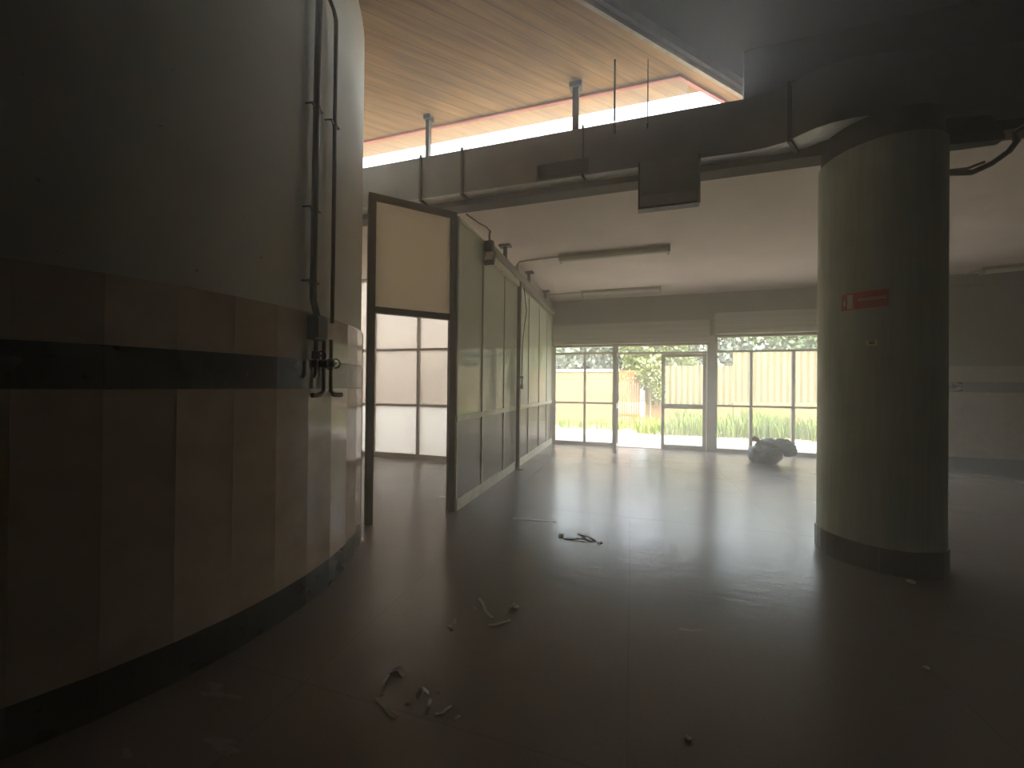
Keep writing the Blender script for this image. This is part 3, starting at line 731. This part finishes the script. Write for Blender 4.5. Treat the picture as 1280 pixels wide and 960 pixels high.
m_ = cpatch(-125.6, -123.2, 1.802, 1.850, R0, R0 + .002, 0, 3); cpatch(-118.8, -116.6, 1.802, 1.850, R0, R0 + .002, 0, 3, 0, m_); cpatch(-123.2, -118.8, 1.802, 1.816, R0, R0 + .002, 0, 3, 0, m_)
st = m_.build('torn_sticker', M['yellow'], org=(CC[0] + R0 * math.cos(math.radians(-121)), CC[1] + R0 * math.sin(math.radians(-121)), 1.8))
tag(st, 'pale yellow torn sticker remnant below the red sign on the column', 'sticker')
cpatch(-123.2, -118.8, 1.816, 1.838, R0, R0 + .001, 0, 3).build('backing', M['sticker_dark'], st)

# ---- rubbish bag
import mathutils.noise as mn
def blob(c, rad, n1=26, n2=40, amp=.12, fr=3.0, seed=0, flat=-.9, m_=None):
    m_ = m_ or MB(); vs_ = []; fs = []
    for i in range(n1 + 1):
        th = PI * i / n1
        for j in range(n2):
            ph = 2 * PI * j / n2
            d = Vector((math.sin(th) * math.cos(ph), math.sin(th) * math.sin(ph), math.cos(th)))
            q = d * fr + Vector((seed, seed * 2, 0))
            f_ = 1 + amp * mn.noise(q) + amp * .6 * (1 - abs(mn.noise(q * 2.7)) * 2.2) * .6 + amp * .35 * mn.noise(q * 6)
            z = max(d.z * f_, flat)
            vs_.append((c[0] + d.x * f_ * rad[0], c[1] + d.y * f_ * rad[1], c[2] + z * rad[2]))
    for i in range(n1):
        for j in range(n2): fs.append((i * n2 + j, (i + 1) * n2 + j, (i + 1) * n2 + (j + 1) % n2, i * n2 + (j + 1) % n2))
    return m_.add(vs_, fs)
bg = thing('rubbish_bag', (2.6, 8.62, 0), 'crumpled black rubbish bag on the floor in front of the right shopfront bay', 'bag')
b1 = blob((2.50, 8.60, .17), (.27, .25, .22), 40, 60, .18, 2.2, 3.1, -.76)
blob((2.58, 8.62, .30), (.20, .19, .17), 30, 44, .18, 2.2, 6.3, -1.2, b1)
b1.build('sack', M['bag'], bg, smooth=80)
blob((2.80, 8.64, .36), (.20, .16, .105), 40, 60, .34, 3.6, 9.0, -1.2).build('sack_top', M['bag'], bg, smooth=80)
blob((2.93, 8.66, .25), (.12, .12, .10), 24, 36, .3, 2.6, 14.0, -1.2).build('fold', M['bag'], bg, smooth=80)
blob((2.36, 8.66, .455), (.065, .05, .045), 12, 18, .5, 3, 5, -1.2).build('knot', M['knot'], bg, smooth=50)['label'] = 'dark red knotted tie'
MB().tube([(2.38, 8.66, .44), (2.43, 8.65, .39), (2.48, 8.64, .33)], [.02, .035, .06], 8).build('neck', M['bag'], bg, smooth=50)

# ---- paper strips and scraps on the floor
GA, GB = 'paper strips in the heap nearest the viewer', 'paper strips in the heap farther from the viewer'
strips = [
 ([(-1.143, 1.696), (-1.065, 1.692)], .034, .05, GA, 'broad paper strip at the top corner of the nearer scrap heap'),
 ([(-1.141, 1.667), (-1.122, 1.601), (-1.096, 1.546)], .014, .03, GA, 'narrow paper strip down the left side of the nearer scrap heap, upper one'),
 ([(-1.111, 1.526), (-1.054, 1.496), (-0.993, 1.465), (-0.964, 1.466)], .018, .02, GA, 'long curved paper strip at the lower left of the nearer scrap heap'),
 ([(-0.966, 1.537), (-0.946, 1.55)], .010, .01, GA, 'tiny paper bit in the middle of the nearer scrap heap'),
 ([(-0.936, 1.588), (-0.919, 1.613), (-0.896, 1.631)], .030, .05, GA, 'broad bright paper strip in the middle of the nearer scrap heap'),
 ([(-0.871, 1.598), (-0.85, 1.548), (-0.846, 1.517)], .016, .03, GA, 'bent paper strip just right of the broad bright one'),
 ([(-0.869, 1.65), (-0.846, 1.635)], .010, .015, GA, 'small paper bit at the upper right of the nearer scrap heap'),
 ([(-0.81, 1.533), (-0.777, 1.541), (-0.767, 1.569), (-0.762, 1.595)], .013, .02, GA, 'hooked paper strip at the right end of the nearer scrap heap'),
 ([(-0.715, 1.536), (-0.701, 1.557)], .010, .008, GA, 'last faint paper bit right of the nearer scrap heap'),
 ([(-1.035, 2.116), (-0.992, 2.083)], .020, .015, GB, 'lone paper scrap lying left of the farther scrap heap'),
 ([(-1.024, 2.189), (-1.01, 2.137)], .008, .01, GB, 'thin paper sliver behind the lone scrap'),
 ([(-0.974, 2.451), (-0.92, 2.385), (-0.874, 2.312), (-0.808, 2.269)], .020, .03, GB, 'long diagonal paper strip in the farther scrap heap'),
 ([(-0.965, 2.35), (-0.941, 2.313)], .008, .01, GB, 'thin paper sliver left of the long diagonal strip'),
 ([(-0.809, 2.198), (-0.758, 2.206), (-0.71, 2.253), (-0.699, 2.286)], .020, .02, GB, 'curved paper strip at the bottom of the farther scrap heap'),
 ([(-0.749, 2.411), (-0.689, 2.439)], .030, .05, GB, 'broad paper strip at the right end of the farther scrap heap'),
 ([(-0.738, 2.399), (-0.736, 2.342)], .008, .02, GB, 'thin strip hanging from the broad right-hand piece'),
]
def strip(pts, w, lift, lab, grp, mat=None, name='paper_strip', cat='paper scrap'):
    pts = [Vector((*p, 0)) for p in pts]; dense = []
    for a, b in zip(pts, pts[1:]):
        for q in range(5): dense.append(a.lerp(b, q / 5))
    dense.append(pts[-1]); n = len(dense) - 1
    path = [(p.x, p.y, .001 + lift * .45 * math.sin(PI * i / n) ** 2) for i, p in enumerate(dense)]
    o = MB().ribbon(path, w, .0025).build(name, mat or M['paper'], org=(path[0][0], path[0][1], 0), smooth=40)
    return tag(o, lab, cat, grp)
for pts, w, lf, g_, lab in strips: strip(pts, w, lf, lab, g_)
strip([(-1.215, 4.029), (-0.751, 4.096)], .045, 0, 'long straight white strip lying flat near the foot of the partition', None, M['white'], 'flat_strip', 'strip')
strip([(-0.59, 3.652), (-0.424, 3.686), (-0.317, 3.667)], .03, .02, 'dark stick lying in the bright patch of floor', None, M['stick'], 'wood_stick', 'stick')
strip([(-0.476, 3.821), (-0.371, 3.742), (-0.296, 3.689)], .03, .03, 'dark stick crossing the other one at an angle', None, M['stick'], 'wood_stick', 'stick')
strip([(-0.643, 3.782), (-0.621, 3.658)], .05, .03, 'grey crumpled scrap at the left end of the two sticks', None, M['conduit'], 'crumpled_scrap', 'scrap')
strip([(-0.284, 3.672), (-0.242, 3.65)], .035, .03, 'white scrap at the right end of the two sticks', None, M['white'], 'crumpled_scrap', 'scrap')
for (x, y), s_, lab in (((1.484, 2.56), .013, 'tiny white scrap on the dark floor in front of the column'), ((2.03, 3.66), .024, 'white scrap at the foot of the column'),
                        ((.239, 1.743), .012, 'tiny pale scrap on the floor at the bottom of the view'), ((-.703, 2.422), .018, 'small white flake right of the farther scrap heap')):
    tag(blob((x, y, s_ * .45), (s_, s_ * .8, s_ * .5), 8, 12, .5, 2, x * 7, -.9).build('paper_crumb', M['white'], org=(x, y, 0)), lab, 'scrap', 'crumbs on the floor')

# ================================================================== OUTDOORS
struct(MB().box(-14, 22, 9.82, 12.6, -.1, -.01).box(-14, XP - .1, 6.76, 9.82, -.1, -.01).build('ground', M['paving'], org=(2, 11, 0)), 'pale concrete paving outside the shopfront', 'ground')
struct(MB().box(-20, 30, 12.6, 40, -.12, -.02).build('ground_soil', M['soil'], org=(2, 20, 0)), 'sandy strip of soil at the foot of the fences', 'ground')
# wall bounding the yard left of the partition
struct(MB().box(-9, XP - .3, 9.6, 9.8, 0, 2.7).build('wall_yard', mottled('pink_yard_render', (.26, .235, .20), .93, 1.05, 1.5, .85), org=(-5, 9.7, 0)), 'pale yard wall beyond the frosted glazing', 'wall')

fn1 = thing('boundary_wall', (-3.5, 16, 0), 'smooth peach boundary wall with a coping, left of the orange slats', 'wall')
MB().box(-8, -.45, 15.95, 16.15, 0, 2.08).build('body', M['peach'], fn1); MB().box(-8, -.43, 15.9, 16.2, 2.08, 2.16).build('coping', M['cream'], fn1)
fo = thing('slat_fence', (-.1, 15.8, 0), 'orange vertical timber slat fence beyond the open door', 'fence')
for z in (.3, 1.7): MB().box(-.42, .36, 15.86, 15.9, z, z + .08).build('cross_rail', M['orange'], fo)
for i in range(9): MB().box(-.42 + i * .088, -.42 + i * .088 + .066, 15.82, 15.858, .02, 2.12 + .02 * math.sin(i * 2)).build('slat', M['orange'], fo)
def sheets(x0, x1, z0, z1, y, lab):
    t = thing('corrugated_fence', ((x0 + x1) / 2, y, 0), lab, 'fence', 'corrugated fence runs')
    m_ = MB(); n = int((x1 - x0) / .034); vs_ = []; fs = []
    for i in range(n + 1):
        x = x0 + (x1 - x0) * i / n; yy = y + .035 * math.sin(i * PI / 3)
        vs_ += [(x, yy, z0), (x, yy, z1), (x, yy + .012, z1), (x, yy + .012, z0)]
    for i in range(n):
        o = i * 4; q = o + 4
        for j in range(4): fs.append((o + j, o + (j + 1) % 4, q + (j + 1) % 4, q + j))
    fs += [(0, 3, 2, 1), (n * 4, n * 4 + 1, n * 4 + 2, n * 4 + 3)]
    m_.add(vs_, fs).build('sheet', M['sheet'], t, smooth=60)
    MB().box(x0, x1, y - .12, y + .14, 0, z0).build('plinth', M['peach'], t)
sheets(.55, 3.6, .75, 2.28, 16.0, 'lower run of yellow corrugated fence behind the closed door leaf')
sheets(3.62, 9.5, .95, 2.78, 16.0, 'higher run of yellow corrugated fence behind the right bay')
# shrub hanging over the fence
def leaves(m_, c, rad, n, s0, s1, seed, shell=.45):
    rd = random.Random(seed)
    for _ in range(n):
        while True:
            d = Vector((rd.uniform(-1, 1), rd.uniform(-1, 1), rd.uniform(-1, 1)))
            if shell < d.length < 1: break
        bump = 1 + .25 * mn.noise(d * 2.3 + Vector((seed, 0, 0)))
        p = Vector(c) + Vector((d.x * rad[0], d.y * rad[1], d.z * rad[2])) * bump
        a = Vector((rd.gauss(0, 1), rd.gauss(0, 1), rd.gauss(0, 1))).normalized(); b = a.orthogonal().normalized(); s_ = rd.uniform(s0, s1)
        b = (b + a.cross(b) * rd.uniform(-2, 2)).normalized()
        m_.add([p, p + a * s_ * .5 + b * s_ * .28, p + a * s_, p + a * s_ * .5 - b * s_ * .28], [(0, 1, 2, 3)])
    return m_
def tree(x, y, h_, rad, mat, lab, n, seed, leaf=.26):
    t = thing('tree', (x, y, 0), lab, 'tree', 'trees beyond the fences')
    tr = MB().tube([(x, y, -.05), (x + .05, y, h_ * .3), (x - .05, y + .1, h_ * .62)], [.14, .11, .06], 8)
    for q in range(5):
        a = q * 1.3 + seed; tr.tube([(x, y, h_ * .35), (x + math.cos(a) * rad[0] * .3, y + math.sin(a) * rad[1] * .3, h_ * .55), (x + math.cos(a) * rad[0] * .6, y + math.sin(a) * rad[1] * .6, h_ * .75)], [.07, .05, .02], 6)
    tr.build('trunk', M['bark'], t, smooth=60)
    m_ = MB(); rd = random.Random(seed)
    leaves(m_, (x, y, h_ - rad[2]), rad, n // 2, leaf * .7, leaf * 1.3, seed)
    for q in range(6):
        a = rd.uniform(0, 2 * PI); e = rd.uniform(-.5, .8)
        leaves(m_, (x + math.cos(a) * rad[0] * .6, y + math.sin(a) * rad[1] * .6, h_ - rad[2] + e * rad[2] * .6), tuple(v * .5 for v in rad), n // 12, leaf * .7, leaf * 1.3, seed + q + 1, .3)
    m_.build('crown', mat, t)
tree(-4.6, 20, 4.6, (2.2, 1.8, 1.9), M['leaf_a'], 'grey-green tree beyond the left end of the peach wall', 5200, 11)
tree(-1.6, 21, 5.2, (2.0, 1.8, 2.0), M['leaf_a'], 'grey-green tree beyond the peach wall, next to the orange slats', 5200, 23)
tree(1.0, 18.2, 4.4, (1.5, 1.2, 1.5), M['leaf_c'], 'yellow-green tree beyond the orange slats, over the open doorway', 5200, 31, .2)
tree(3.2, 20.5, 5.4, (2.2, 1.8, 2.2), M['leaf_a'], 'grey-green tree beyond the lower corrugated fence', 5200, 47)
tree(6.6, 20.5, 5.6, (2.4, 1.8, 2.2), M['leaf_b'], 'green tree beyond the higher corrugated fence', 5200, 59)
sh = thing('climbing_shrub', (.75, 15.6, 0), 'leafy green shrub climbing over the fence right of the orange slats', 'shrub')
m_ = MB(); leaves(m_, (.72, 15.62, 2.0), (.5, .22, .55), 900, .08, .16, 5, .1); leaves(m_, (1.05, 15.62, 1.35), (.32, .2, .5), 320, .08, .15, 6, .1)
m_.build('foliage', M['leaf_c'], sh)
MB().tube([(.7, 15.68, -.02), (.74, 15.66, .8), (.72, 15.64, 1.9)], [.04, .03, .015], 7).build('stem', M['bark'], sh, smooth=60)
# long grass along the fence
m_ = MB(); rd = random.Random(77)
def blade(x, y, h_):
    a = rd.uniform(0, 2 * PI); w = rd.uniform(.012, .03); dx, dy = math.cos(a) * w, math.sin(a) * w
    lx, ly = rd.gauss(0, .22) * h_, rd.gauss(0, .22) * h_
    m_.add([(x - dx, y - dy, -.02), (x + dx, y + dy, -.02), (x + lx * .4 + dx * .7, y + ly * .4 + dy * .7, h_ * .6), (x + lx * .4 - dx * .7, y + ly * .4 - dy * .7, h_ * .6), (x + lx, y + ly, h_)],
           [(0, 1, 2, 3), (3, 2, 4)])
for _ in range(9000):
    x = rd.uniform(.2, 11); y = rd.uniform(12.7, 15.6)
    y = min(y, 15.35); cl = mn.noise(Vector((x * .9, y * .9, 0)))
    if cl < -.25: continue
    dens = min(1, (y - 12.4) / 1.0) * (1 if x > 1.2 else .45)
    if rd.random() > dens: continue
    blade(x, y, rd.uniform(.35, .85) * (.8 + .5 * cl) * (1 if x > 1.6 else .55))
for _ in range(900):
    blade(rd.uniform(-6, .4), rd.uniform(13.6, 15.7), rd.uniform(.1, .3))
tag(m_.build('long_grass', M['grass'], org=(5, 14, 0)), 'long green grass along the foot of the fences', 'grass', None, 'stuff')

# ================================================================== HAZE in the hall, added for the glow around the windows
if HAZE:
    hm = bpy.data.materials.new('glow_haze'); hm.use_nodes = True
    n_, l_ = hm.node_tree.nodes, hm.node_tree.links; n_.clear()
    o_ = n_.new('ShaderNodeOutputMaterial'); v_ = n_.new('ShaderNodeVolumeScatter')
    v_.inputs['Color'].default_value = (.97, .96, .92, 1); v_.inputs['Density'].default_value = HAZE; v_.inputs['Anisotropy'].default_value = .55
    l_.new(v_.outputs[0], o_.inputs['Volume'])
    tag(MB().box(-6.45, 9.45, -3.95, 9.69, .003, 4.69).build('haze', hm, org=(1, 3, 0)), 'haze filling the whole hall, added for the window glow', 'haze', None, 'stuff')
